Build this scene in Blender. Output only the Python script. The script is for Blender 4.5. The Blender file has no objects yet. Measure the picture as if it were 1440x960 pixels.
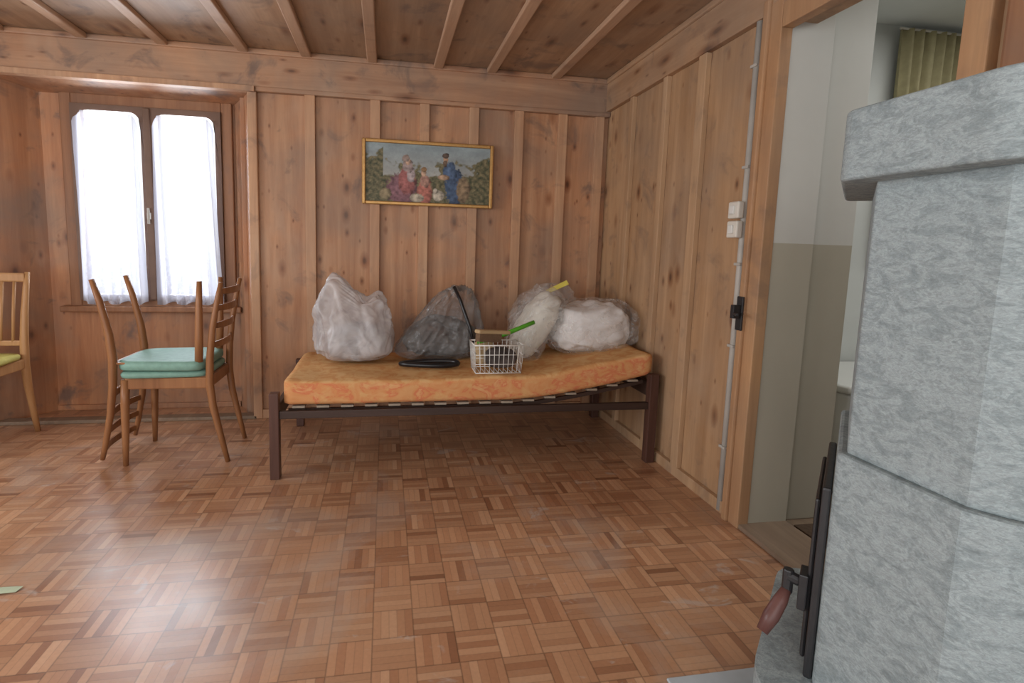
import bpy, bmesh, random
import numpy as np
from math import *
from mathutils import Vector, Matrix, noise
random.seed(4)
sc=bpy.context.scene
COL=sc.collection
sc.view_settings.view_transform='Standard'
sc.view_settings.look='None'

# ------------------------------------------------------------ shader helpers
class N:
    def __init__(s,name,rough=.6,spec=.3):
        s.m=bpy.data.materials.new(name); s.m.use_nodes=True
        s.t=s.m.node_tree; s.b=s.t.nodes['Principled BSDF']
        s.b.inputs['Roughness'].default_value=rough
        s.b.inputs['Specular IOR Level'].default_value=spec
    def n(s,typ,**k):
        x=s.t.nodes.new(typ)
        for a,b in k.items(): setattr(x,a,b)
        return x
    def l(s,a,b): s.t.links.new(a,b)
    def inp(s,node,key,v):
        if hasattr(v,'links') or isinstance(v,bpy.types.NodeSocket): s.l(v,node.inputs[key])
        else: node.inputs[key].default_value=v
    def math(s,op,a,b=0.,c=None):
        x=s.n('ShaderNodeMath',operation=op); s.inp(x,0,a); s.inp(x,1,b)
        if c is not None: s.inp(x,2,c)
        return x.outputs[0]
    def mr(s,v,a,b,c,d):
        x=s.n('ShaderNodeMapRange'); s.l(v,x.inputs[0])
        for i,q in enumerate((a,b,c,d)): x.inputs[i+1].default_value=q
        return x.outputs[0]
    def pos(s): return s.n('ShaderNodeNewGeometry').outputs['Position']
    def obj(s): return s.n('ShaderNodeTexCoord').outputs['Object']
    def map(s,v,sc=(1,1,1),lo=(0,0,0),rot=(0,0,0)):
        x=s.n('ShaderNodeMapping'); s.l(v,x.inputs[0]); x.inputs['Scale'].default_value=sc
        x.inputs['Location'].default_value=lo; x.inputs['Rotation'].default_value=rot
        return x.outputs[0]
    def noise(s,v,scale,detail=4,rough=.55,dist=0.):
        x=s.n('ShaderNodeTexNoise'); s.l(v,x.inputs['Vector']); x.inputs['Scale'].default_value=scale
        x.inputs['Detail'].default_value=detail; x.inputs['Roughness'].default_value=rough; x.inputs['Distortion'].default_value=dist
        return x.outputs['Fac']
    def ramp(s,f,stops,interp='LINEAR'):
        x=s.n('ShaderNodeValToRGB'); s.l(f,x.inputs[0]); e=x.color_ramp.elements; x.color_ramp.interpolation=interp
        while len(e)<len(stops): e.new(.5)
        for i,(p,c) in enumerate(stops):
            e[i].position=p; e[i].color=(c,c,c,1) if not isinstance(c,tuple) else (*c,1)
        return x.outputs[0]
    def mix(s,f,a,b,mode='MIX'):
        x=s.n('ShaderNodeMix',data_type='RGBA',blend_type=mode)
        s.inp(x,0,f)
        for k,v in ((6,a),(7,b)):
            if isinstance(v,tuple): x.inputs[k].default_value=(*v,1)
            else: s.l(v,x.inputs[k])
        return x.outputs[2]
    def sep(s,v):
        x=s.n('ShaderNodeSeparateXYZ'); s.l(v,x.inputs[0]); return x.outputs
    def comb(s,a,b,c):
        x=s.n('ShaderNodeCombineXYZ'); s.inp(x,0,a); s.inp(x,1,b); s.inp(x,2,c); return x.outputs[0]
    def white(s,v):
        x=s.n('ShaderNodeTexWhiteNoise'); s.l(v,x.inputs['Vector']); return x.outputs['Value']
    def bump(s,h,st=.3,d=.01):
        x=s.n('ShaderNodeBump'); s.l(h,x.inputs['Height']); x.inputs['Strength'].default_value=st; x.inputs['Distance'].default_value=d
        s.l(x.outputs[0],s.b.inputs['Normal'])
    def col(s,c):
        if isinstance(c,tuple): s.b.inputs['Base Color'].default_value=(*c,1)
        else: s.l(c,s.b.inputs['Base Color'])
        return s

def plain(name,c,rough=.6,spec=.3,metal=0.,var=.12,scale=8.,bump=0.):
    s=N(name,rough,spec); s.b.inputs['Metallic'].default_value=metal
    f=s.noise(s.obj(),scale,4)
    s.col(s.ramp(f,[(.3,tuple(x*(1-var) for x in c)),(.7,tuple(min(1,x*(1+var)) for x in c))]))
    if bump: s.bump(f,bump,.005)
    return s.m

def wood(name,c1,c2,axis='z',stain=.35,knots=True,board=None,boff=0.,rough=.5,local=False,gs=14.,spec=.3,stainc=(.23,.185,.15),seed=0.):
    s=N(name,rough,spec); P=s.obj() if local else s.pos()
    if seed: P=s.map(P,(1,1,1),(seed,seed*1.7,seed*.6))
    k={'x':(.07,1,1),'y':(1,.07,1),'z':(1,1,.07)}[axis]
    v=s.map(P,k)
    g=s.noise(v,gs,6,.6,.6)
    c=s.ramp(g,[(.25,c1),(.5,tuple((a+b)/2 for a,b in zip(c1,c2))),(.72,c2)])
    fine=s.noise(s.map(P,tuple(a*4 for a in k)),22,3,.6)
    c=s.mix(.20,c,s.ramp(fine,[(.3,.5),(.7,1.)]),'MULTIPLY')
    if board:
        ax,w=board; xyz=s.sep(P)
        q=s.math('DIVIDE',s.math('SUBTRACT',xyz['XYZ'.index(ax)],boff+(seed if ax=='X' else seed*1.7)),w)
        fl=s.math('FLOOR',q); r=s.white(s.comb(fl,0.37,1.7))
        c=s.mix(1.,c,s.ramp(r,[(0,(.82,.80,.78)),(1,(1.12,1.10,1.06))]),'MULTIPLY')
    if knots:
        for sc_,sd,th,amt in ((1.7,0,1.,.85),(2.6,5,.85,.8),(3.6,11,.6,.7)):
            kv={'x':(1.2,3.6,3.6),'y':(3.6,1.2,3.6),'z':(3.6,3.6,1.9)}[axis]
            x=s.n('ShaderNodeTexVoronoi'); s.l(s.map(P,kv,(sd,sd*.7,sd*1.3)),x.inputs['Vector']); x.inputs['Scale'].default_value=sc_
            kn=s.ramp(x.outputs['Distance'],[(.045*th,(.16,.085,.06)),(.10*th,(.58,.44,.37)),(.22*th,(1,1,1))])
            c=s.mix(amt,c,kn,'MULTIPLY')
    if stain:
        st=s.noise(P,1.9,5,.55,.3)
        c=s.mix(s.ramp(st,[(.42,0.),(.68,stain*1.1)]),c,stainc)
        st2=s.noise(s.map(P,(1,1,1),(7,3,5)),5.,4,.6,.6)
        c=s.mix(s.ramp(st2,[(.57,0.),(.70,stain*1.2)]),c,(.13,.10,.09))
        st3=s.noise(s.map(P,(1,1,.6),(2,8,1)),2.7,4,.55,.4)
        c=s.mix(s.ramp(st3,[(.55,0.),(.74,stain*.5)]),c,(.56,.44,.33))
    s.col(c); s.bump(fine,.12,.004)
    return s.m

# ------------------------------------------------------------ materials
M={}
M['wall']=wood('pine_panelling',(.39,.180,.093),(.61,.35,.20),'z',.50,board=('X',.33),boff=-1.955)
M['wallw']=wood('pine_panelling_window',(.35,.145,.070),(.55,.285,.15),'z',.60,board=('X',.33),boff=-1.955)  # darker copy of the pine, backlit shade put into its colour
M['wallr']=wood('pine_panelling_side',(.385,.222,.115),(.575,.375,.22),'z',.38,board=('Y',.39),boff=-1.2,seed=3.)
M['frieze']=wood('pine_frieze',(.38,.19,.105),(.56,.33,.195),'x',.58,seed=2.)
M['friezer']=wood('pine_frieze_side',(.37,.205,.11),(.54,.345,.205),'y',.38)
M['batten']=wood('pine_batten',(.46,.24,.13),(.64,.39,.23),'z',.3,knots=False)
M['battenr']=wood('pine_batten_side',(.43,.26,.14),(.60,.40,.24),'z',.25,knots=False)
M['ceil']=wood('ceiling_boards',(.34,.205,.125),(.52,.35,.225),'y',.5,board=('X',.385),boff=-.42,seed=5.)
M['cbat']=wood('ceiling_battens',(.45,.28,.18),(.61,.405,.27),'y',.2,knots=False)
M['frame']=wood('door_frame_wood',(.39,.205,.10),(.56,.33,.17),'z',.25,knots=False)
M['winwood']=wood('window_wood',(.22,.095,.045),(.37,.18,.09),'z',.2,knots=False)
M['sash']=plain('window_sash_paint',(.15,.088,.06),.5)
M['chairw']=wood('chair_wood',(.20,.082,.033),(.36,.165,.07),'z',0,knots=False,local=True,rough=.35)
M['chairw2']=wood('chair_wood_light',(.38,.19,.075),(.55,.31,.14),'z',0,knots=False,local=True,rough=.4)
M['bedw']=wood('bed_wood',(.03,.018,.014),(.07,.04,.03),'x',0,knots=False,local=True,rough=.4)
M['bedleg']=wood('bed_leg_wood',(.06,.028,.02),(.12,.055,.04),'z',0,knots=False,local=True,rough=.4)
M['slat']=plain('slat_wood',(.32,.26,.20),.6)
M['green']=plain('green_seat_fabric',(.19,.335,.275),.55,.3,scale=30)
M['yellow']=plain('yellow_green_fabric',(.50,.46,.14),.8,.15,scale=30)
M['plaster']=plain('white_plaster',(.62,.64,.62),.85,.1,var=.05,scale=3)
M['plasterc']=plain('ceiling_plaster',(.72,.75,.73),.85,.1,var=.04,scale=3)
M['conduit']=plain('grey_conduit',(.46,.44,.40),.5)
M['switch']=plain('cream_plastic',(.68,.65,.58),.35,.4,var=.04)
M['iron']=plain('black_iron',(.018,.018,.02),.45,.5,scale=40,bump=.2)
M['grip']=wood('grip_wood',(.08,.03,.026),(.15,.07,.06),'z',0,knots=False,local=True,rough=.35)
M['gold']=plain('gold_frame',(.48,.27,.09),.35,.5,metal=.5,scale=60)
M['black']=plain('black_plastic',(.012,.012,.014),.3,.5)
M['wire']=plain('white_wire',(.78,.77,.73),.35,.5,var=.05)
M['greenp']=plain('green_plastic',(.10,.42,.03),.35,.5)
M['yellowp']=plain('yellow_plastic',(.70,.60,.12),.35,.5)
M['beige']=plain('beige_wood',(.50,.36,.20),.6)
M['bristle']=plain('bristles',(.16,.10,.06),.9,scale=80,bump=.6)
M['olive']=plain('olive_cloth',(.36,.325,.19),.85,.1,scale=20)
M['mat']=plain('brown_mat',(.10,.07,.05),.95,.05,scale=60,bump=.5)
M['enamel']=plain('white_enamel',(.72,.73,.70),.3,.5,var=.03)
M['thresh']=wood('threshold_wood',(.18,.125,.085),(.31,.225,.155),'y',.2,knots=False)
M['hearth']=plain('hearth_sheet',(.42,.47,.50),.35,.5)
M['pillow']=plain('pillow_cotton',(.76,.74,.73),.85,.1,var=.05,scale=6,bump=.15)
M['pillow2']=plain('pillow_cotton_cream',(.64,.61,.54),.85,.1,var=.06,scale=6,bump=.15)

def painted_wall():
    s=N('corridor_paint',.8,.15); z=s.sep(s.pos())[2]
    f=s.ramp(s.math('GREATER_THAN',z,1.19),[(0,(.46,.43,.35)),(1,(.62,.62,.58))])
    n=s.noise(s.pos(),4,4); s.col(s.mix(.25,f,s.ramp(n,[(.3,.75),(.7,1.)]),'MULTIPLY')); return s.m
M['corr']=painted_wall()

def parquet():
    s=N('mosaic_parquet',.32,.45); P=s.pos(); X,Y,Z=s.sep(P)
    q=.120
    x=s.math('DIVIDE',s.math('ADD',X,20.),q); y=s.math('DIVIDE',s.math('ADD',Y,20.),q)
    fx=s.math('FLOOR',x); fy=s.math('FLOOR',y)
    par=s.math('MODULO',s.math('ADD',fx,fy),2.)
    rx=s.math('FRACT',x); ry=s.math('FRACT',y)
    u=s.math('ADD',s.math('MULTIPLY',rx,par),s.math('MULTIPLY',ry,s.math('SUBTRACT',1.,par)))
    w=s.math('ADD',s.math('MULTIPLY',ry,par),s.math('MULTIPLY',rx,s.math('SUBTRACT',1.,par)))
    u5=s.math('MULTIPLY',u,5.); idx=s.math('FLOOR',u5); fr=s.math('FRACT',u5)
    r=s.white(s.comb(fx,fy,idx)); r2=s.white(s.comb(fy,fx,7.7))
    c=s.ramp(r,[(0,(.26,.115,.058)),(.07,(.40,.19,.098)),(.4,(.48,.25,.135)),(.8,(.54,.295,.163)),(1,(.60,.35,.205))])
    c=s.mix(1.,c,s.ramp(r2,[(0,.88),(1,1.)]),'MULTIPLY')
    c=s.mix(1.,c,s.ramp(par,[(0,.93),(1,1.03)]),'MULTIPLY')  # alternate blocks darker and lighter: strip-direction sheen put into the colour
    g=s.noise(P,90,3); c=s.mix(.25,c,s.ramp(g,[(.3,.6),(.7,1.)]),'MULTIPLY')
    e1=s.math('MINIMUM',fr,s.math('SUBTRACT',1.,fr)); e2=s.math('MINIMUM',w,s.math('SUBTRACT',1.,w))
    l1=s.ramp(e1,[(0,.70),(.09,1.)]); 
    ub=s.math('MINIMUM',u,s.math('SUBTRACT',1.,u)); eb=s.math('MINIMUM',ub,e2)
    l2=s.ramp(eb,[(0,.48),(.03,1.)])
    c=s.mix(.8,c,l1,'MULTIPLY'); c=s.mix(.8,c,l2,'MULTIPLY')
    st=s.noise(P,1.6,6,.65,.8); stf=s.ramp(st,[(.52,0.),(.70,.5)]); c=s.mix(stf,c,(.40,.34,.29))
    sp=s.noise(s.map(P,(1,1.8,1),(2,5,2)),4.,5,.65,1.); c=s.mix(s.ramp(sp,[(.62,0.),(.69,.5)]),c,(.48,.44,.40))
    dk=s.noise(s.map(P,(1,1,1),(4,9,2)),1.1,5,.6,.3); c=s.mix(s.ramp(dk,[(.50,0.),(.75,.20)]),c,(.22,.12,.075))
    s.col(c)
    rg=s.ramp(s.noise(P,3.,4,.55),[(.3,.28),(.7,.36)])
    s.l(rg,s.b.inputs['Roughness'])
    s.b.inputs['Coat Weight'].default_value=.55; s.l(rg,s.b.inputs['Coat Roughness'])
    s.bump(l2,.08,.002); return s.m
M['floor']=parquet()

def soapstone(name,k=1.):
    s=N(name,.65,.25); P=s.pos()
    a=s.noise(s.map(P,(1,1,2.0),rot=(.3,.5,.2)),18,10,.76,1.1)
    b=s.noise(s.map(P,(1,1,2.2),rot=(.5,.3,.1)),85,6,.75,1.5)
    c=s.ramp(a,[(.34,tuple(v*k for v in (.215,.255,.265))),(.46,tuple(v*k for v in (.265,.31,.32))),(.55,tuple(v*k for v in (.345,.395,.405))),(.66,tuple(v*k for v in (.265,.31,.32)))])
    c=s.mix(.5,c,s.ramp(b,[(.40,(.66,.66,.66)),(.60,(1.25,1.28,1.28))]),'MULTIPLY')
    s.col(c); s.bump(s.math('ADD',a,b),.25,.004); return s.m
M['stone']=soapstone('soapstone',.92); M['stone2']=soapstone('soapstone_smooth',1.0)

def mattress_mat():
    s=N('mattress_cover',.85,.1); P=s.obj(); X,Y,Z=s.sep(s.n('ShaderNodeNewGeometry').outputs['Normal'])
    pz=s.noise(P,7,4,.6,.5)
    top=s.ramp(pz,[(.3,(.55,.28,.11)),(.7,(.68,.41,.18))])
    top=s.mix(.5,top,s.ramp(s.noise(P,13,4,.6,1.2),[(.42,(.60,.27,.10)),(.50,(.68,.40,.17)),(.6,(.74,.50,.25))]))
    side=s.ramp(s.noise(s.map(P,(1,1,1.6)),9,4,.6,1.2),[(.36,(.62,.32,.14)),(.50,(.60,.27,.11)),(.57,(.59,.19,.09)),(.66,(.64,.33,.15))])
    side=s.mix(s.ramp(s.noise(s.map(P,(1,1,1.5),(3,3,3)),14,4,.6,.6),[(.52,0.),(.62,.45)]),side,(.63,.41,.18))
    s.col(s.mix(s.ramp(Z,[(.35,0.),(.75,1.)]),side,top)); s.bump(pz,.3,.01); return s.m
M['matt']=mattress_mat()

def plastic(name,c,alpha,rough=.2,crease=.5,transl=.0,sc_=9,va=.08):
    s=N(name,rough,.6); t=s.t
    f=s.noise(s.obj(),sc_,2,.5,1.6)
    s.col(s.ramp(f,[(.35,tuple(x*.93 for x in c)),(.65,c)])); s.bump(f,crease,.02)
    src=s.b.outputs[0]
    if transl:
        tl=s.n('ShaderNodeBsdfTranslucent'); tl.inputs[0].default_value=(*c,1)
        m0=s.n('ShaderNodeMixShader'); m0.inputs[0].default_value=transl; s.l(src,m0.inputs[1]); s.l(tl.outputs[0],m0.inputs[2]); src=m0.outputs[0]
    tr=s.n('ShaderNodeBsdfTransparent'); mx=s.n('ShaderNodeMixShader')
    s.l(s.ramp(f,[(.35,max(0,alpha-va)),(.65,min(1,alpha+va))]),mx.inputs[0])
    s.l(tr.outputs[0],mx.inputs[1]); s.l(src,mx.inputs[2])
    s.l(mx.outputs[0],t.nodes['Material Output'].inputs['Surface'])
    return s.m
M['whitebag']=plastic('white_plastic_film',(.74,.73,.74),.50,.14,.4,.30)
M['clear']=plastic('clear_plastic_film',(.84,.83,.81),.22,.05,.8,.1,13,.12)
M['smoke']=plastic('smoky_plastic_film',(.27,.265,.26),.36,.06,.6,0,13)
M['darkcloth']=plain('dark_cloth',(.085,.07,.064),.8,.2,var=.6,scale=10,bump=.4)
M['bagged']=plain('bagged_cloth',(.46,.43,.43),.9,.1,var=.30,scale=7,bump=.2)

def sheer():
    s=N('sheer_curtain_lace',.9,.1); O=s.obj(); z=s.sep(s.pos())[2]; ox,oy,oz=s.sep(O)
    s.col((.66,.64,.69))
    tl=s.n('ShaderNodeBsdfTranslucent'); tl.inputs[0].default_value=(.22,.22,.25,1)
    m1=s.n('ShaderNodeMixShader'); m1.inputs[0].default_value=.5
    s.l(s.b.outputs[0],m1.inputs[1]); s.l(tl.outputs[0],m1.inputs[2])
    tr=s.n('ShaderNodeBsdfTransparent'); m2=s.n('ShaderNodeMixShader')
    lace=s.noise(O,30,3,.6)
    bot=s.mr(z,.78,1.12,1.,0.)
    ax=s.math('ABSOLUTE',ox)
    edge=s.mr(ax,.10,.175,0.,.50)
    fold=s.mr(s.math('ABSOLUTE',s.sep(s.n('ShaderNodeNewGeometry').outputs['True Normal'])[1]),.45,.88,.24,0.)
    f=s.math('ADD',.36,s.math('MULTIPLY',bot,s.math('ADD',.15,s.math('MULTIPLY',s.ramp(lace,[(.45,0.),(.55,1.)]),.38))))
    f=s.math('ADD',s.math('ADD',f,edge),fold); f=s.math('MINIMUM',f,.96)
    s.l(f,m2.inputs[0]); s.l(tr.outputs[0],m2.inputs[1]); s.l(m1.outputs[0],m2.inputs[2])
    s.l(m2.outputs[0],s.t.nodes['Material Output'].inputs['Surface']); return s.m
M['sheer']=sheer()
def glass():
    s=N('window_glass',.05,.5); tr=s.n('ShaderNodeBsdfTransparent'); m=s.n('ShaderNodeMixShader'); m.inputs[0].default_value=.06
    s.l(tr.outputs[0],m.inputs[1]); s.l(s.b.outputs[0],m.inputs[2]); s.l(m.outputs[0],s.t.nodes['Material Output'].inputs['Surface'])
    s.col((.8,.85,.9)); return s.m
M['glass']=glass()
def vcol():
    s=N('oil_print',.5,.3); a=s.n('ShaderNodeVertexColor'); a.layer_name='Col'
    f=s.noise(s.obj(),60,4); s.col(s.mix(.4,a.outputs[0],s.ramp(f,[(.3,.6),(.7,1.)]),'MULTIPLY')); return s.m
M['paint']=vcol()

# ------------------------------------------------------------ mesh helpers
class MB:
    def __init__(s): s.v=[]; s.f=[]
    def add(s,v,f):
        o=len(s.v); s.v+= [tuple(a) for a in v]; s.f+=[tuple(i+o for i in q) for q in f]; return s
    def box(s,x0,x1,y0,y1,z0,z1):
        return s.add([(x,y,z) for z in (z0,z1) for x,y in ((x0,y0),(x1,y0),(x1,y1),(x0,y1))],
          [(3,2,1,0),(4,5,6,7),(0,1,5,4),(1,2,6,5),(2,3,7,6),(3,0,4,7)])
    def hexa(s,pts):
        return s.add(pts,[(3,2,1,0),(4,5,6,7),(0,1,5,4),(1,2,6,5),(2,3,7,6),(3,0,4,7)])
    def prism(s,poly,z0,z1):
        n=len(poly); return s.add([(x,y,z0) for x,y in poly]+[(x,y,z1) for x,y in poly],
          [tuple(range(n-1,-1,-1)),tuple(range(n,2*n))]+[(i,(i+1)%n,n+(i+1)%n,n+i) for i in range(n)])
    def ring(s,x0,x1,z0,z1,t,rad,ya,yb):
        inn=[];out=[]
        for (qx,qz,a0) in ((x1-t-rad,z1-t-rad,0),(x0+t+rad,z1-t-rad,90),(x0+t+rad,z0+t+.008,180),(x1-t-rad,z0+t+.008,270)):
            rr=rad if a0<180 else .008
            if a0>=180: qx=(x0+t+.008) if a0==180 else (x1-t-.008)
            for k in range(7):
                an=radians(a0+90*k/6); inn.append((qx+rr*cos(an),qz+rr*sin(an)))
                c_,s_=cos(an),sin(an); m=max(abs(c_),abs(s_)); mx=(x0+x1)/2; mz=(z0+z1)/2
                out.append((mx+c_/m*(x1-x0)/2,mz+s_/m*(z1-z0)/2))
        n=len(inn); V=[(x,ya,z) for x,z in inn]+[(x,ya,z) for x,z in out]+[(x,yb,z) for x,z in inn]+[(x,yb,z) for x,z in out]
        F=[]
        for i in range(n):
            j=(i+1)%n
            F+=[(i,j,n+j,n+i),(2*n+i,3*n+i,3*n+j,2*n+j),(i,2*n+i,2*n+j,j),(n+i,n+j,3*n+j,3*n+i)]
        return s.add(V,F)
    def tube(s,pts,rad,seg=10,sq=None):
        pts=[Vector(p) for p in pts]; n=len(pts)
        if not hasattr(rad,'__len__'): rad=[rad]*n
        V=[];up=None
        for i,p in enumerate(pts):
            t=(pts[min(i+1,n-1)]-pts[max(i-1,0)]).normalized()
            if up is None:
                up=Vector((0,0,1)) if abs(t.z)<.9 else Vector((1,0,0))
            a=t.cross(up).normalized(); b=a.cross(t).normalized(); up=b
            for k in range(seg):
                an=2*pi*(k+.5)/seg; V.append(p+(a*cos(an)+b*sin(an)*(sq or 1))*rad[i])
        F=[(i*seg+k,i*seg+(k+1)%seg,(i+1)*seg+(k+1)%seg,(i+1)*seg+k) for i in range(n-1) for k in range(seg)]
        F+=[tuple(range(seg-1,-1,-1)),tuple((n-1)*seg+k for k in range(seg))]
        return s.add(V,F)
    def obj(s,name,mat,parent=None,bevel=0.,smooth=False,kind=None,sub=0,loc=None,segs=2):
        me=bpy.data.meshes.new(name); me.from_pydata(s.v,[],s.f)
        bm=bmesh.new(); bm.from_mesh(me); bmesh.ops.recalc_face_normals(bm,faces=bm.faces); bm.to_mesh(me); bm.free()
        me.materials.append(mat)
        if smooth:
            for p in me.polygons: p.use_smooth=True
        o=bpy.data.objects.new(name,me); COL.objects.link(o)
        if bevel:
            b=o.modifiers.new('b','BEVEL'); b.width=bevel; b.segments=segs; b.limit_method='ANGLE'; b.angle_limit=radians(40)
        if parent: o.parent=parent
        if kind: o['kind']=kind
        if loc: o.location=loc
        return o
def thing(name,loc,label,cat,group=None,rot=None):
    e=bpy.data.objects.new(name,None); e.empty_display_size=.05; e.location=loc; COL.objects.link(e)
    if rot: e.rotation_euler=rot
    e['label']=label; e['category']=cat
    if group: e['group']=group
    return e
def S(name,mb,mat,bevel=.003,**k):
    return mb.obj(name,mat,bevel=bevel,kind='structure',**k)
def lump(name,mat,dims,warp=None,amp=.02,freq=(6,6,6),e=.7,lvl=5,parent=None,seed=0,ridge=True,loc=None,flat=-.5,fine=0.):
    bm=bmesh.new(); bmesh.ops.create_icosphere(bm,subdivisions=lvl,radius=1.)
    sg=lambda x,p: copysign(abs(x)**p,x)
    if not hasattr(freq,'__len__'): freq=(freq,)*3
    for v in bm.verts:
        c=v.co.copy(); p=Vector((sg(c.x,e)*dims[0]/2,sg(c.y,e)*dims[1]/2,sg(c.z,e)*dims[2]/2))
        if p.z<flat*dims[2]: p.z=flat*dims[2]
        q=Vector((p.x*freq[0],p.y*freq[1],p.z*freq[2]))+Vector((seed*7.3,seed*3.1,seed))
        if warp: p=warp(p,c)
        wv=Vector((noise.noise(q*.6),noise.noise(q*.6+Vector((9,2,4))),noise.noise(q*.6+Vector((3,8,1)))))*1.2
        q=q+wv
        n=noise.noise(q); n2=noise.noise(q*1.9+Vector((5,1,2)))
        if ridge:
            sm=lambda t: sqrt(t*t+.002)
            d=(1-2.2*sm(n))*.65+(1-2.2*sm(n2))*.30-.5
            if fine: d+=fine*(1-2.2*sm(noise.noise(q*3.7+Vector((2,4,6)))))
        else: d=n*.7+n2*.3
        dn=c.normalized()
        if c.z<-.6: dn.z=0
        v.co=p+dn*amp*d
    me=bpy.data.meshes.new(name); bm.to_mesh(me); bm.free(); me.materials.append(mat)
    for p in me.polygons: p.use_smooth=True
    o=bpy.data.objects.new(name,me); COL.objects.link(o)
    if parent: o.parent=parent
    if loc: o.location=loc
    return o

H=2.28
# ------------------------------------------------------------ room shell
S('floor',MB().box(-4.5,0,-4.7,0,-.06,0).box(-3.8,-2.28,0,.36,-.06,0),M['floor'],0)
S('ceiling',MB().box(-4.5,0.02,-4.7,.02,H,H+.06),M['ceil'],0)
NB=.28
S('wall_back',MB().box(-2.30,.0,0,.14,0,H).box(-4.5,-3.78,0,.14,0,H).box(-3.78,-2.30,0,.14,2.05,H),M['wall'],0)
w=MB()
w.hexa([(-2.30,0,0),(-2.28,0.14,0),(-2.28,.40,0),(-2.47,NB,0),(-2.30,0,2.07),(-2.28,0.14,2.07),(-2.28,.40,2.07),(-2.47,NB,2.07)])
w.hexa([(-3.78,0,0),(-3.60,NB,0),(-3.80,.40,0),(-3.80,0.14,0),(-3.78,0,2.07),(-3.60,NB,2.07),(-3.80,.40,2.07),(-3.80,.14,2.07)])
w.hexa([(-3.80,0.001,2.05),(-2.28,0.001,2.05),(-2.28,.4,2.0),(-3.80,.4,2.0),(-3.80,0.001,2.15),(-2.28,0.001,2.15),(-2.28,.4,2.15),(-3.80,.4,2.15)])
w.box(-3.80,-3.42,NB,NB+.06,0,2.1).box(-2.50,-2.28,NB,NB+.06,0,2.1).box(-3.42,-2.50,NB,NB+.06,0,.71).box(-3.42,-2.50,NB,NB+.06,1.98,2.1)
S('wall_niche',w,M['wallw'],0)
S('wall_left',MB().box(-4.6,-4.5,-1.4,.1,0,H).box(-4.6,-4.5,-4.7,-3.6,0,H).box(-4.6,-4.5,-3.6,-1.4,0,.75).box(-4.6,-4.5,-3.6,-1.4,2.05,H),M['wallr'],0)
DY0,DY1,DZ=-1.66,-2.38,2.02
S('wall_right',MB().box(0,.12,DY0,.14,0,H).box(0,.12,-4.7,DY1,0,H).box(0,.12,DY1,DY0,DZ,H),M['wallr'],0)

tn=[0]
def trim(mb,mat,bevel=.004):
    tn[0]+=1; return S('trim_%d'%tn[0],mb,mat,bevel)
for x in (-1.955,-1.56,-1.25,-.93,-.63,-.33,-.07):
    trim(MB().box(x-.031,x+.031,-.034,.0,.04,2.045),M['batten'],.003)
for y,wd in ((-.41,.022),(-.81,.022),(-1.155,.032)):
    trim(MB().box(-.028,0,y-wd,y+wd,.05,2.07),M['battenr'],.003)
trim(MB().box(-4.5,-.0,-.038,0,2.06,H),M['frieze'])
trim(MB().box(-4.5,-.0,-.05,0,2.245,H),M['frieze'],.01)
trim(MB().box(-2.27,-.0,-.045,0,2.035,2.065),M['frieze'],.008)
trim(MB().box(-.034,0,-4.7,-.034,2.07,H),M['friezer'])
trim(MB().box(-.048,0,-4.7,-.05,2.245,H),M['friezer'],.01)
trim(MB().box(-3.84,-2.27,-.06,.0,2.03,2.062),M['batten'],.003)
trim(MB().box(-2.32,-2.265,-.03,.02,0,2.04),M['batten'],.006)
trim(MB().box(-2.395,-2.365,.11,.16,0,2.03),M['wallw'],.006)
for x in (-.40,-.83,-1.17,-1.58,-1.97,-2.33,-2.77,-3.19,-3.6,-4.0):
    trim(MB().box(x-.030,x+.030,-4.7,-.05,H-.030,H),M['cbat'],.006)
S('baseboard_back',MB().box(-2.27,0,-.022,0,0,.06),M['batten'])
S('baseboard_right',MB().box(-.024,0,-1.60,-.022,0,.055),M['battenr'])
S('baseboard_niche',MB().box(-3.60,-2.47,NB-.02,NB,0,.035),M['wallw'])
trim(MB().box(-3.80,-2.30,-.03,.05,0,.022),M['thresh'])
# door casings and header
trim(MB().box(-.035,.015,-1.685,-1.60,0,DZ+.08),M['frame'])
trim(MB().box(-.05,-.0,-1.625,-1.59,0,DZ+.1),M['frame'],.008)
trim(MB().box(-.035,.13,-2.43,-2.36,0,DZ+.08),M['frame'])
trim(MB().box(-.035,.015,-2.36,-1.685,DZ-.03,DZ+.06),M['frame'])
trim(MB().box(-.05,0,-2.56,-2.47,0,2.07),M['winwood'],.01)
trim(MB().box(-.03,0,-2.72,-2.60,0,2.07),M['winwood'],.01)
trim(MB().box(-.03,.20,-2.38,-1.64,0,.02),M['thresh'])

# ------------------------------------------------------------ corridor beyond the door
S('wall_corridor',MB().box(.015,.20,-1.68,-1.5,0,2.42).box(.20,.42,-1.64,-1.0,0,2.42).box(.12,.13,-4.7,-2.43,0,2.42).box(.12,.135,-2.43,-1.6,2.1,2.42),M['corr'])
S('wall_hall_back',MB().box(.42,2.6,-.9,-.8,0,2.42),M['plaster'],0)
S('wall_hall_right',MB().box(2.5,2.6,-4.7,-.9,0,2.42).box(.13,2.6,-4.8,-4.7,0,2.42),M['plaster'],0)
S('floor',MB().box(.12,2.6,-4.7,-.8,-.06,-.001),M['thresh'],0)
S('ceiling',MB().box(.12,2.6,-4.7,-.8,2.42,2.48),M['plasterc'],0)

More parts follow.
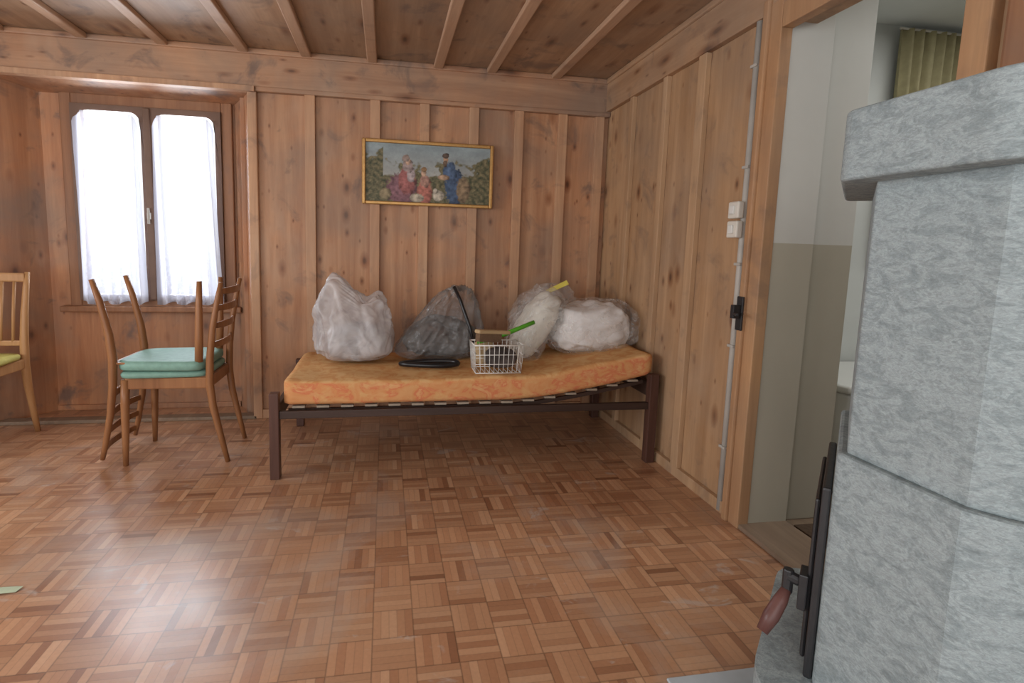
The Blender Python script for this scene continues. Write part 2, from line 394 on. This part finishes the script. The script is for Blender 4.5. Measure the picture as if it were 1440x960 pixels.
# ------------------------------------------------------------ window
def window():
    W=bpy.data.objects.new('window_1',None); W['kind']='structure'; COL.objects.link(W); W.location=(-2.98,NB,.71)
    def fr(x0,x1,z0,z1,t,ya,yb):
        return MB().box(x0,x0+t,ya,yb,z0,z1).box(x1-t,x1,ya,yb,z0,z1).box(x0+t,x1-t,ya,yb,z0,z0+t).box(x0+t,x1-t,ya,yb,z1-t,z1)
    fr(-.50,.50,-.04,1.31,.065,-.03,.05).obj('frame',M['winwood'],W,.006)
    MB().box(-.54,.54,-.085,.0,-.05,-.012).obj('sill',M['winwood'],W,.008)
    for k,(a,b) in enumerate(((-.435,-.003),(.003,.435))):
        s=MB().ring(a,b,.025,1.245,.036,.065,-.045,.03).obj('casement',M['sash'],W,.004)
        MB().box(a+.03,b-.03,.008,.014,.06,1.21).obj('pane',M['glass'],s)
    MB().box(-.02,.02,-.06,-.045,.03,1.24).obj('mullion',M['sash'],W,.006)
    MB().tube([(0,-.080,.52),(0,-.080,.62)],.007,8).box(-.009,.009,-.080,-.06,.55,.59).obj('handle',M['conduit'],W)
window()
def curtain(x0,x1,z0,z1,y,mat,name,label,cat,nf,amp,flare=0.,seed=0,group=None,lean=0.,rnd_=0.):
    E=thing(name,((x0+x1)/2,y,z0),label,cat,group)
    nx,nz=nf*12,30; V=[];F=[]
    for j in range(nz+1):
        t=j/nz
        for i in range(nx+1):
            u=i/nx; xx=(x0-(x0+x1)/2)+(x1-x0)*u
            xx*=1+flare*(1-t)**1.5
            xx+=lean*(1-t)**1.5
            ph=2*pi*nf*u+.8*sin(3*t+seed)+1.1*noise.noise(Vector((u*3,t*1.5,seed)))
            du=max(0,abs(u-.5)*(x1-x0)-((x1-x0)/2-rnd_)) if rnd_ else 0
            top=(z1-z0)-(rnd_-sqrt(max(0,rnd_**2-du**2)) if rnd_ else 0)
            V.append((xx,amp*sin(ph)*(1.15-.35*t)+.004*sin(2.3*ph),top*t+ (.012*sin(ph*.5+seed) if j==0 else 0)))
    for j in range(nz):
        for i in range(nx):
            a=j*(nx+1)+i; F.append((a,a+1,a+nx+2,a+nx+1))
    mb=MB(); mb.add(V,F); mb.obj('cloth',mat,E,smooth=True)
    if not rnd_:
        r=MB().tube([(x0-(x0+x1)/2-.01,0,z1-z0),(x1-(x0+x1)/2+.01,0,z1-z0)],.006,8); r.obj('rod',M['switch'],E,smooth=True)
    return E
curtain(-3.38,-3.02,.72,1.905,NB-.085,M['sheer'],'sheer_curtain','sheer white lace-edged curtain on a window casement','curtain',6,.017,.06,1,'sheer curtains on the window',.005,.07)
curtain(-2.94,-2.58,.72,1.905,NB-.085,M['sheer'],'sheer_curtain','sheer white lace-edged curtain on a window casement','curtain',6,.017,.12,4,'sheer curtains on the window',.02,.07)
curtain(1.25,1.86,1.1,2.38,-.96,M['olive'],'olive_curtain','olive yellow pleated curtain on a rail in the next room','curtain',9,.025,0,2)

# ------------------------------------------------------------ painting
def painting():
    x0,x1,z0,z1=-1.64,-.80,1.395,1.80
    E=thing('framed_picture',((x0+x1)/2,0,(z0+z1)/2),'wide gold-framed print of robed figures in a landscape','picture')
    w,h=(x1-x0)/2,(z1-z0)/2; t=.022
    MB().box(-w,-w+t,-.060,-.035,-h,h).box(w-t,w,-.060,-.035,-h,h).box(-w+t,w-t,-.060,-.035,-h,-h+t).box(-w+t,w-t,-.060,-.035,h-t,h).obj('frame',M['gold'],E,.006,segs=3)
    nx,nz=260,120; V=[];F=[];C=[]
    EL=[(.29,.22,.13,.30,(.24,.12,.14)),(.33,.38,.075,.26,(.38,.14,.13)),(.36,.48,.035,.14,(.46,.38,.38)),(.335,.62,.045,.12,(.40,.31,.29)),(.335,.70,.022,.07,(.58,.38,.27)),(.318,.75,.032,.07,(.34,.26,.22)),
        (.47,.20,.065,.26,(.46,.17,.13)),(.47,.38,.042,.12,(.46,.26,.20)),(.46,.52,.022,.07,(.60,.40,.28)),(.463,.58,.026,.045,(.30,.18,.09)),
        (.71,.30,.085,.34,(.07,.11,.19)),(.67,.55,.06,.20,(.09,.14,.24)),(.62,.46,.05,.05,(.45,.30,.2)),(.635,.77,.022,.075,(.54,.34,.22)),(.63,.70,.018,.06,(.18,.12,.08)),(.635,.83,.028,.05,(.12,.08,.06)),(.78,.26,.06,.24,(.28,.20,.12)),
        (.58,.14,.05,.10,(.56,.50,.40)),(.555,.22,.02,.05,(.58,.52,.42)),(.41,.09,.06,.08,(.50,.44,.34)),(.16,.14,.05,.1,(.30,.24,.14))]
    for j in range(nz+1):
        for i in range(nx+1):
            u=i/nx;v=j/nz; V.append((-w+t*.8+(2*w-1.6*t)*u,-.043,-h+t*.8+(2*h-1.6*t)*v))
            n=noise.noise(Vector((u*9,v*5,1)));n2=noise.noise(Vector((u*34,v*18,3)));n3=noise.noise(Vector((u*80,v*40,9)))
            sky=Vector((.34,.41,.43)).lerp(Vector((.52,.46,.38)),max(0,1-v*1.1))*(1+.25*noise.noise(Vector((u*6,v*9,7))))
            g=Vector((.08,.09,.05)).lerp(Vector((.26,.22,.12)),.5+n2*.9)*(1+.5*n3)
            hor=.56+.28*n+(.30 if u<.14 else 0)+(.26*max(0,(u-.80)/.20))
            m_=min(1,max(0,(v-hor-.10*n2)/.05+.5)); c=g.lerp(sky,m_)
            for (a,b,ru,rv,cc) in EL:
                d=((u-a)/ru)**2+((v-b)/rv)**2+n2*.4+n3*.25
                k=min(1,max(0,(1.-d)/.25))
                if k>0: c=c.lerp(Vector(cc)*max(.35,(1.25-.5*d+.9*n2+.4*n3-(u-a)/ru*.25)),k)
            C.append((max(0,c[0])*.85,max(0,c[1])*.85,max(0,c[2])*.85,1))
    for j in range(nz):
        for i in range(nx):
            a=j*(nx+1)+i; F.append((a,a+1,a+nx+2,a+nx+1))
    mb=MB(); mb.add(V,F); o=mb.obj('canvas',M['paint'],E)
    at=o.data.color_attributes.new('Col','FLOAT_COLOR','POINT')
    for k,c in enumerate(C): at.data[k].color=c
    MB().box(-w+.01,w-.01,-.042,-.035,-h+.01,h-.01).obj('backing',M['bedw'],E)
painting()

# ------------------------------------------------------------ conduit, switches, latch
c=thing('electrical_conduit',(0,-1.535,0),'grey surface-mounted cable conduit beside the door frame','conduit')
MB().tube([(-.015,0,.01),(-.015,0,2.07)],.0145,12).obj('pipe',M['conduit'],c,smooth=True)
for z in (.3,.75,1.1,1.5,1.9): MB().box(-.033,0,-.020,.020,z-.006,z+.006).obj('clip',M['conduit'],c,.002)
for z,kk in ((1.325,'rotary'),(1.245,'rocker')):
    c=thing('light_switch',(0,-1.52,z),'cream plastic surface %s switch on the conduit'%kk,'switch',)
    MB().box(-.060,-.0305,-.034,.034,-.035,.035).obj('housing',M['switch'],c,.006)
    MB().box(-.068,-.059,-.014,.014,-.018,.018).obj('rocker',M['enamel'],c,.003)
c=thing('door_latch',(-.05,-1.61,.90),'black iron latch plate on the wooden door frame','latch')
MB().box(-.008,.001,-.02,.018,-.07,.07).obj('plate',M['iron'],c,.003)
MB().box(-.04,-.008,-.012,.01,-.02,.035).tube([(-.03,0,.0),(-.05,-.05,.0)],.007,8).obj('bolt',M['iron'],c,.002)

# ------------------------------------------------------------ chairs
def chair(loc,label,seatmat,woodmat,flip=False,rot=0.,group=None,style='ladder',name='dining_chair'):
    E=thing(name,loc,label,'chair',group)
    E.rotation_euler=(pi,0,rot) if flip else (0,0,rot)
    hw=.175; z0=.035 if flip else 0
    for sy_ in (-1,1):
        y=sy_*hw
        pr=[(.275,z0),(.245,.14),(.212,.30),(.200,.42),(.205,.55),(.222,.70),(.25,.85),(.268,.93)]
        rr=[.0145,.018,.0215,.023,.0215,.019,.016,.013]
        MB().tube([(a,y*(1.0+.04*(z-.4)),z) for a,z in pr],rr,10,.85).obj('back_leg',woodmat,E,smooth=True,bevel=0)
        MB().tube([(-.205,y,z0),(-.20,y,.15),(-.195,y,.32),(-.19,y*.98,.44)],[.0135,.018,.022,.022],10,.9).obj('front_leg',woodmat,E,smooth=True)
    a0,a1=(.440,.450) if flip else (.392,.450)
    MB().box(-.20,-.175,-hw+.01,hw-.01,a0,a1).box(.185,.205,-hw+.01,hw-.01,a0,a1).box(-.19,.20,-hw-.008,-hw+.014,a0,a1).box(-.19,.20,hw-.014,hw+.008,a0,a1).obj('apron',woodmat,E,.006 if not flip else .002)
    V=[];F=[]
    zb=.434 if flip else .450
    zt=.484
    prof=[(.90,zb),(.985,zb+.004),(1.0,(zb+zt)/2),(.992,zt-.010),(.965,zt-.003),(.8,zt),(.35,zt+.001)]
    seg=48
    for sc_,z in prof:
        for k in range(seg):
            an=2*pi*k/seg; cx_=copysign(abs(cos(an))**.28,cos(an)); cy_=copysign(abs(sin(an))**.28,sin(an))
            hwid=.200-.014*cx_
            V.append((-.012+cx_*.205*sc_,cy_*(hwid)*sc_,z))
    for j in range(len(prof)-1):
        for k in range(seg): F.append((j*seg+k,j*seg+(k+1)%seg,(j+1)*seg+(k+1)%seg,(j+1)*seg+k))
    F.append(tuple(range(seg))); F.append(tuple((len(prof)-1)*seg+k for k in range(seg)))
    mb=MB(); mb.add(V,F); mb.obj('seat',seatmat,E,smooth=True)
    if style=='ladder':
        for z,x in ((.61,.209),(.71,.224),(.80,.24),(.885,.258)):
            mb=MB(); V=[];F=[];n=12
            for i in range(n+1):
                y=-hw+2*hw*i/n; bow=.030*(1-(2*i/n-1)**2); hh=.013+.005*(1-(2*i/n-1)**2)
                for dx,dz in ((-.006,-hh),(.006,-hh),(.006,hh),(-.006,hh)): V.append((x+bow+dx,y,z+dz))
            for i in range(n):
                for k in range(4): F.append((i*4+k,i*4+(k+1)%4,(i+1)*4+(k+1)%4,(i+1)*4+k))
            F+= [(0,1,2,3),tuple(n*4+k for k in range(4))]
            mb.add(V,F); mb.obj('rung',woodmat,E,.003)
    else:
        MB().box(.245,.262,-hw,hw,.875,.925).obj('top_rail',woodmat,E,.008)
        MB().box(.20,.215,-hw,hw,.52,.55).obj('lower_rail',woodmat,E,.005)
        for y in (-.12,-.06,0,.06,.12):
            MB().tube([(.207,y,.54),(.225,y,.70),(.254,y,.885)],.008,8).obj('spindle',woodmat,E,smooth=True)
    return E
chair((-2.565,-.55,0),'brown wooden ladder-back chair with green seat, standing upright',M['green'],M['chairw'])
chair((-2.60,-.56,.971),'brown wooden chair turned upside down on another chair',M['green'],M['chairw'],flip=True,rot=pi)
chair((-3.66,-.42,0),'light wooden chair with a yellow-green seat by the window',M['yellow'],M['chairw2'],rot=pi/2,style='spindle')

# ------------------------------------------------------------ bed
lift=lambda x: .13*max(0,min(1,(x+.85)/.80))**1.4
def bed():
    E=thing('bed_frame',(-1.02,-.55,0),'low dark wooden single bed frame with slats and raised end','bed')
    ox,oy=-1.02,-.55
    def R(mb,*a):
        x0,x1,y0,y1,z0,z1=a; return mb.box(x0-ox,x1-ox,y0-oy,y1-oy,z0,z1)
    for x0,x1,zt in ((-2.03,-1.985,.425),(-.090,-.040,.49)):
        for y0,y1 in ((-.985,-.935),(-.20,-.15)):
            R(MB(),x0,x1,y0,y1,0,zt).obj('leg',M['bedleg'],E,.004)
    for y0,y1 in ((-.975,-.95),(-.185,-.16)):
        R(MB(),-1.985,-.09,y0,y1,.298,.336).obj('side_rail',M['bedw'],E,.003)
    R(MB(),-2.015,-1.99,-.935,-.20,.28,.36).obj('end_board',M['bedw'],E,.003)
    R(MB(),-.080,-.052,-.935,-.20,.36,.44).obj('end_board',M['bedw'],E,.003)
    for y in (-.925,-.215):
        pts=[(x-ox,y-oy,.326+lift(x)) for x in (-1.95,-1.4,-.85,-.7,-.55,-.4,-.25,-.11)]
        MB().tube(pts,.014,4,1.).obj('slat_carrier',M['bedw'],E)
    for i in range(16):
        x=-1.90+i*.115
        R(MB(),x-.03,x+.03,-.950,-.205,.343+lift(x),.354+lift(x)).obj('slat',M['slat'],E,.002)
bed()
ZB=.360
def mattress():
    x0,x1,y0,y1=-1.965,-.075,-.965,-.21; T=.122; zb=ZB
    E=thing('mattress',((x0+x1)/2,(y0+y1)/2,zb),'worn orange patterned foam mattress with a bent-up end','mattress')
    cx_,cy_=(x0+x1)/2,(y0+y1)/2
    sec=[];r=.026
    yc,zc=(y1-y0)/2,T/2
    for qx,qz,a0 in ((1,1,0),(-1,1,90),(-1,-1,180),(1,-1,270)):
        for k in range(6):
            an=radians(a0+90*k/5); sec.append((qx*(yc-r)+r*cos(an),qz*(zc-r)+r*sin(an)))
    full=[]
    for i,p in enumerate(sec):
        q=sec[(i+1)%len(sec)]; d=hypot(q[0]-p[0],q[1]-p[1]); m=max(1,int(d/.04))
        for k in range(m): full.append((p[0]+(q[0]-p[0])*k/m,p[1]+(q[1]-p[1])*k/m))
    n=len(full); NX=80; V=[];F=[]
    for i in range(NX+1):
        u=i/NX; x=x0+(x1-x0)*u
        e=min(1,min(u,1-u)*(x1-x0)/.03); sh=1-.10*(1-sqrt(max(0,1-(1-e)**2)))
        for (a,b) in full:
            bb=b*(sh if e<1 else 1); aa=a-(copysign(.012,a) if e<.5 and abs(a)>yc-.03 else 0)
            q=Vector((x*3,a*4,b*9)); w_=noise.noise(q)*.012+noise.noise(q*2.7)*.005
            z=T/2+bb+lift(x)+(w_ if b>0 else 0)+ (.006*sin(x*5))*(b>0)
            V.append((x-cx_,aa+w_*.8,z))
    for i in range(NX):
        for k in range(n): F.append((i*n+k,i*n+(k+1)%n,(i+1)*n+(k+1)%n,(i+1)*n+k))
    F+= [tuple(range(n)),tuple(NX*n+k for k in range(n))]
    mb=MB(); mb.add(V,F); mb.obj('cover',M['matt'],E,smooth=True)
mattress()
MT=.490
# white plastic bag
E=thing('plastic_bag',(-1.650,-.52,MT),'white translucent plastic carrier bag, full, on the mattress','bag')
def wp(p,c):
    t=(p.z+.19)/.38
    p.x=p.x*(1-.10*max(0,t))-.03*max(0,t); p.y*=1-.60*max(0,t-.2)
    e=exp(-((p.x+.09)/.075)**2)*max(0,t-.55)*.22
    e2=exp(-((p.x-.13)/.05)**2)*max(0,t-.7)*.16
    dip=exp(-((p.x-.06)/.05)**2)*max(0,t-.7)*.10
    p.z+=e+e2-dip+.19
    p.x-=.30*e
    return p
lump('film',M['whitebag'],(.44,.34,.38),wp,.036,(9,9,5.),.60,6,E,1,flat=-.47,fine=.12)
lump('contents',M['bagged'],(.32,.22,.21),lambda p,c:Vector((p.x,p.y,p.z+.11)),.03,6,.7,4,E,12,flat=-.45,ridge=False)
# dark bag
E=thing('dark_bag',(-1.195,-.46,MT),'dark smoky transparent bag of dark clothes on the mattress','bag')
def wd(p,c):
    t=(p.z+.19)/.38
    p.x=p.x*(1-.66*max(0,t))+ .13*max(0,t); p.y*=1-.6*max(0,t); p.z+=.19+.06*max(0,t-.6); return p
lump('film',M['smoke'],(.61,.36,.40),wd,.038,(9,9,6),.62,6,E,2,flat=-.46,fine=.12)
lump('contents',M['darkcloth'],(.46,.26,.24),lambda p,c:Vector((p.x*(1-.5*max(0,p.z/.14))+.04,p.y,p.z+.125)),.03,9,.8,5,E,3,flat=-.42)
pts=[]
for i in range(41):
    a=2*pi*i/40; pts.append((-.055+.155*cos(a),-.255+.055*sin(a),.016+.003*sin(2*a)))
MB().tube(pts,.014,8).obj('strap',M['black'],E,smooth=True)
MB().tube([(.095,-.06,.42),(.125,-.12,.35),(.175,-.17,.2),(.205,-.19,.08)],.010,8).obj('handle',M['black'],E,smooth=True)

# wire basket
E=thing('wire_basket',(-.905,-.82,MT-.002),'small white wire basket with odds and ends on the mattress','basket')
mb=MB(); a,b,h=.13,.085,.15
def rect(z,k=1.,r=.0028):
    q=[(-a*k,-b*k,z),(a*k,-b*k,z),(a*k,b*k,z),(-a*k,b*k,z),(-a*k,-b*k,z)]
    for i in range(4): mb.tube([q[i],q[i+1]],r,6)
rect(.003,.92);rect(.05,.95,.0016);rect(.10,.98,.0016);rect(h,1.,.0036)
for i in range(11):
    x=-1+2*i/10
    for s_ in (-1,1): mb.tube([(x*a*.92,s_*b*.92,.003),(x*a,s_*b,h)],.0016,5)
    mb.tube([(x*a*.92,-b*.92,.003),(x*a*.92,b*.92,.003)],.0016,5)
for i in range(7):
    y=-1+2*i/6
    for s_ in (-1,1): mb.tube([(s_*a*.92,y*b*.92,.003),(s_*a,y*b,h)],.0016,5)
mb.obj('wires',M['wire'],E,smooth=True)
E=thing('wooden_brush',(-.91,-.81,MT+.172),'beige wooden brush with dark bristles lying across the wire basket','brush')
MB().box(-.13,.09,-.022,.022,.022,.042).obj('handle',M['beige'],E,.006,loc=None)
MB().box(-.12,.03,-.018,.018,-.02,.022).obj('bristles',M['bristle'],E)
E.rotation_euler=(0,.10,.5)
E=thing('folded_cloth',(-.88,-.82,MT+.012),'dark bundled cloth stuffed inside the wire basket','cloth')
lump('bundle',M['darkcloth'],(.17,.11,.11),lambda p,c:Vector((p.x,p.y,p.z+.055)),.015,14,.8,4,E,5,flat=-.45)
E=thing('folded_newspaper',(-.945,-.69,MT+.0),'crumpled beige paper between the bag and wire basket','paper')
lump('paper',M['beige'],(.11,.045,.17),lambda p,c:Vector((p.x,p.y,p.z+.08)),.025,16,.8,4,E,8,flat=-.47)
E=thing('broom_handle',(-.93,-.715,MT+.150),'bright green plastic stick leaning on the cream pillow','stick')
MB().tube([(0,0,0),(.10,-.005,.030),(.26,.0,.095)],[.012,.013,.012],8).obj('shaft',M['greenp'],E,smooth=True)
MB().tube([(-.06,0,-.022),(-.02,0,-.008),(0,0,0)],[.006,.012,.012],8).obj('tip',M['greenp'],E,smooth=True)

# pillows
zl=lambda x: ZB+.126+lift(x)
E=thing('pillow',(-.615,-.52,zl(-.6)+.18),'cream pillow leaning on its end in clear plastic','pillow')
lump('cushion',M['pillow2'],(.16,.27,.42),None,.025,7,.70,5,E,6,ridge=False)
lump('plastic_cover',M['clear'],(.20,.31,.48),None,.024,8,.60,6,E,16,fine=.12)
E.rotation_euler=(0,.55,.15)
E=thing('pillow',(-.270,-.53,zl(-.25)+.095),'plump white pillow wrapped in clear plastic on the mattress','pillow')
lump('cushion',M['pillow'],(.45,.38,.25),lambda p,c:Vector((p.x-.01,p.y,p.z+.05*max(0,p.z)/.15)),.042,(5,5,7),.72,5,E,7,ridge=True)
E.rotation_euler=(0,-.10,0)
lump('plastic_cover',M['clear'],(.54,.46,.31),lambda p,c:Vector((p.x,p.y,p.z+.02)),.03,(7,7,7),.6,6,E,9,fine=.12)
E=thing('plastic_sheet',(-.50,-.28,zl(-.45)),'crumpled clear plastic wrapping with a yellow corner behind the pillows','plastic')
lump('film',M['clear'],(.44,.15,.38),lambda p,c:Vector((p.x*(1-.3*max(0,p.z/.2))+.3*max(0,p.z),p.y,p.z+.19)),.04,8,.6,6,E,11,fine=.10)
MB().hexa([(.02,-.07,.33),(.15,-.075,.39),(.15,-.07,.39),(.02,-.065,.33),(.01,-.05,.35),(.14,-.055,.415),(.14,-.05,.415),(.01,-.045,.35)]).obj('yellow_corner',M['yellowp'],E,.004)

# ------------------------------------------------------------ stove
def offs(poly,d):
    n=len(poly);out=[]
    for i in range(n):
        a=Vector(poly[i-1]);b=Vector(poly[i]);c=Vector(poly[(i+1)%n])
        e1=(b-a).normalized();e2=(c-b).normalized(); n1=Vector((e1.y,-e1.x));n2=Vector((e2.y,-e2.x))
        m=(n1+n2); m=m/(1+n1.dot(n2)); out.append((b.x+m.x*d,b.y+m.y*d))
    return out
def rnd(poly,r,k=5):
    out=[];n=len(poly)
    for i in range(n):
        a=Vector(poly[i-1]);b=Vector(poly[i]);c=Vector(poly[(i+1)%n])
        p=b+(a-b).normalized()*r;q=b+(c-b).normalized()*r
        for j in range(k+1):
            t=j/k; v=p*(1-t)**2+b*2*t*(1-t)+q*t*t; out.append((v.x,v.y))
    return out
base=[(-.585,-2.70),(-.585,-2.925),(-.56,-2.965),(-.38,-3.13),(-.20,-3.13),(-.20,-2.53),(-.33,-2.445)]
ar=sum(base[i][0]*base[(i+1)%7][1]-base[(i+1)%7][0]*base[i][1] for i in range(7))
if ar<0: base=base[::-1]
E=thing('masonry_stove',(-.36,-2.8,.0085),'grey soapstone stove with overhanging top slab and stepped base','stove')
def rel(poly): return [(x+.36,y+2.8) for x,y in poly]
MB().prism(rel(rnd(offs(base,.125),.07)),0,.235).obj('plinth',M['stone2'],E,.012,segs=3)
MB().prism(rel(offs(base,.016)),.235,.745).obj('lower_body',M['stone'],E,.008)
MB().prism(rel(base),.745,1.276).obj('upper_body',M['stone'],E,.004)
MB().prism(rel(rnd(offs(base,.058),.02)),1.274,1.404).obj('top_slab',M['stone'],E,.007,segs=3)
p1=Vector((-.585,-2.70));p2=Vector((-.33,-2.445)); d=(p2-p1).normalized(); nrm=Vector((-d.y,d.x))
def L3(s_,o,z): q=p1+d*s_+nrm*(.016+o); return (q.x+.36,q.y+2.8,z)
def obox(mb,s0,s1,o0,o1,z0,z1):
    return mb.hexa([L3(s0,o0,z0),L3(s1,o0,z0),L3(s1,o1,z0),L3(s0,o1,z0),L3(s0,o0,z1),L3(s1,o0,z1),L3(s1,o1,z1),L3(s0,o1,z1)])
D=obox(obox(MB(),.0,.34,.001,.018,.240,.665),.02,.32,.018,.028,.27,.63).obj('fire_door',M['iron'],E,.005)
hm=obox(MB(),.01,.06,.025,.042,.38,.46)
hm.tube([L3(.03,.04,.435),L3(.03,.066,.44)],.012,10).tube([L3(.03,.063,.455),L3(.03,.063,.40)],.011,10)
hm.obj('latch',M['iron'],D,.003)
MB().tube([L3(.03,.063,.41),L3(.015,.072,.385),L3(-.005,.085,.355),L3(-.025,.098,.325)],[.010,.015,.017,.012],12).obj('handle',M['grip'],D,smooth=True)
E=thing('hearth_plate',(-.5,-2.8,0),'thin light grey floor protection sheet under the stove','plate')
MB().box(-.24,.40,-.75,.42,0.0,.008).obj('sheet',M['hearth'],E,.003)

# ------------------------------------------------------------ hall items
E=thing('doormat',(.5,-1.98,0),'dark brown doormat just past the threshold','mat')
MB().box(-.28,.5,-.28,.28,0.0,.012).obj('pile',M['mat'],E,.004)
E=thing('bathtub',(1.25,-1.22,0),'white enamel tub with rounded rim in the next room','tub')
mb=MB(); mb.prism(rnd([(-.6,-.28),(.6,-.28),(.6,.28),(-.6,.28)],.14),0,.50); mb.obj('body',M['enamel'],E,.02,segs=4)
mb=MB(); mb.prism(rnd([(-.62,-.30),(.62,-.30),(.62,.30),(-.62,.30)],.15),.50,.54); mb.obj('rim',M['enamel'],E,.015,segs=4)
E=thing('leaf_scrap',(-2.69,-1.74,.001),'small pale green torn leaf scrap on the parquet','scrap')
MB().add([(-.05,0,.001),(-.01,-.02,.004),(.04,-.012,.001),(.05,.01,.006),(.01,.02,.002),(-.03,.014,.006)],[(0,1,2,3,4,5)]).obj('leaf',plain('leaf',(.42,.48,.34),.7),E)

# ------------------------------------------------------------ camera
cx,cy,cz,yaw,pit,rol,f,sx,sy=-1.4903,-3.5808,1.1390,.1780,-.1178,.0282,753.57,-43.8,-42.7
f_=Vector((sin(yaw)*cos(pit),cos(yaw)*cos(pit),sin(pit))); r=Vector((cos(yaw),-sin(yaw),0)); u=r.cross(f_)
r2=r*cos(rol)+u*sin(rol); u2=-r*sin(rol)+u*cos(rol)
cam=bpy.data.cameras.new('camera'); co=bpy.data.objects.new('camera',cam); COL.objects.link(co)
m=Matrix((r2,u2,-f_)).transposed().to_4x4(); m.translation=Vector((cx,cy,cz)); co.matrix_world=m
cam.sensor_width=36; cam.lens=f/1440*36; cam.shift_x=-sx/1440; cam.shift_y=sy/1440; cam.clip_start=.02
sc.camera=co

# ------------------------------------------------------------ light
wd_=bpy.data.worlds.new('w'); sc.world=wd_; wd_.use_nodes=True
bg=wd_.node_tree.nodes['Background']; bg.inputs[0].default_value=(.95,.975,1,1); bg.inputs[1].default_value=1.35
def area(loc,rot,sx_,sy_,e,c=(1,1,1)):
    l=bpy.data.lights.new('l','AREA'); l.shape='RECTANGLE'; l.size=sx_; l.size_y=sy_; l.energy=e; l.color=c
    o=bpy.data.objects.new('daylight_and_fill',l); o.location=loc; o.rotation_euler=rot; COL.objects.link(o); return o
area((-3.0,1.1,1.7),(radians(-80),0,0),2.6,2.4,420,(.82,.91,1))
area((-2.6,-4.6,1.2),(radians(98),0,0),3.4,1.6,28,(1,.985,.965))  # added fill from behind the camera, source unseen
# added side fill, unseen, at an opening cut in the left wall
area((-4.62,-2.5,1.4),(0,radians(-90),0),1.3,2.2,55,(.95,.975,1))
area((1.3,-2.2,2.38),(0,0,0),1.2,1.5,18,(1,.98,.95))  # added overhead fill for the hall, source unseen
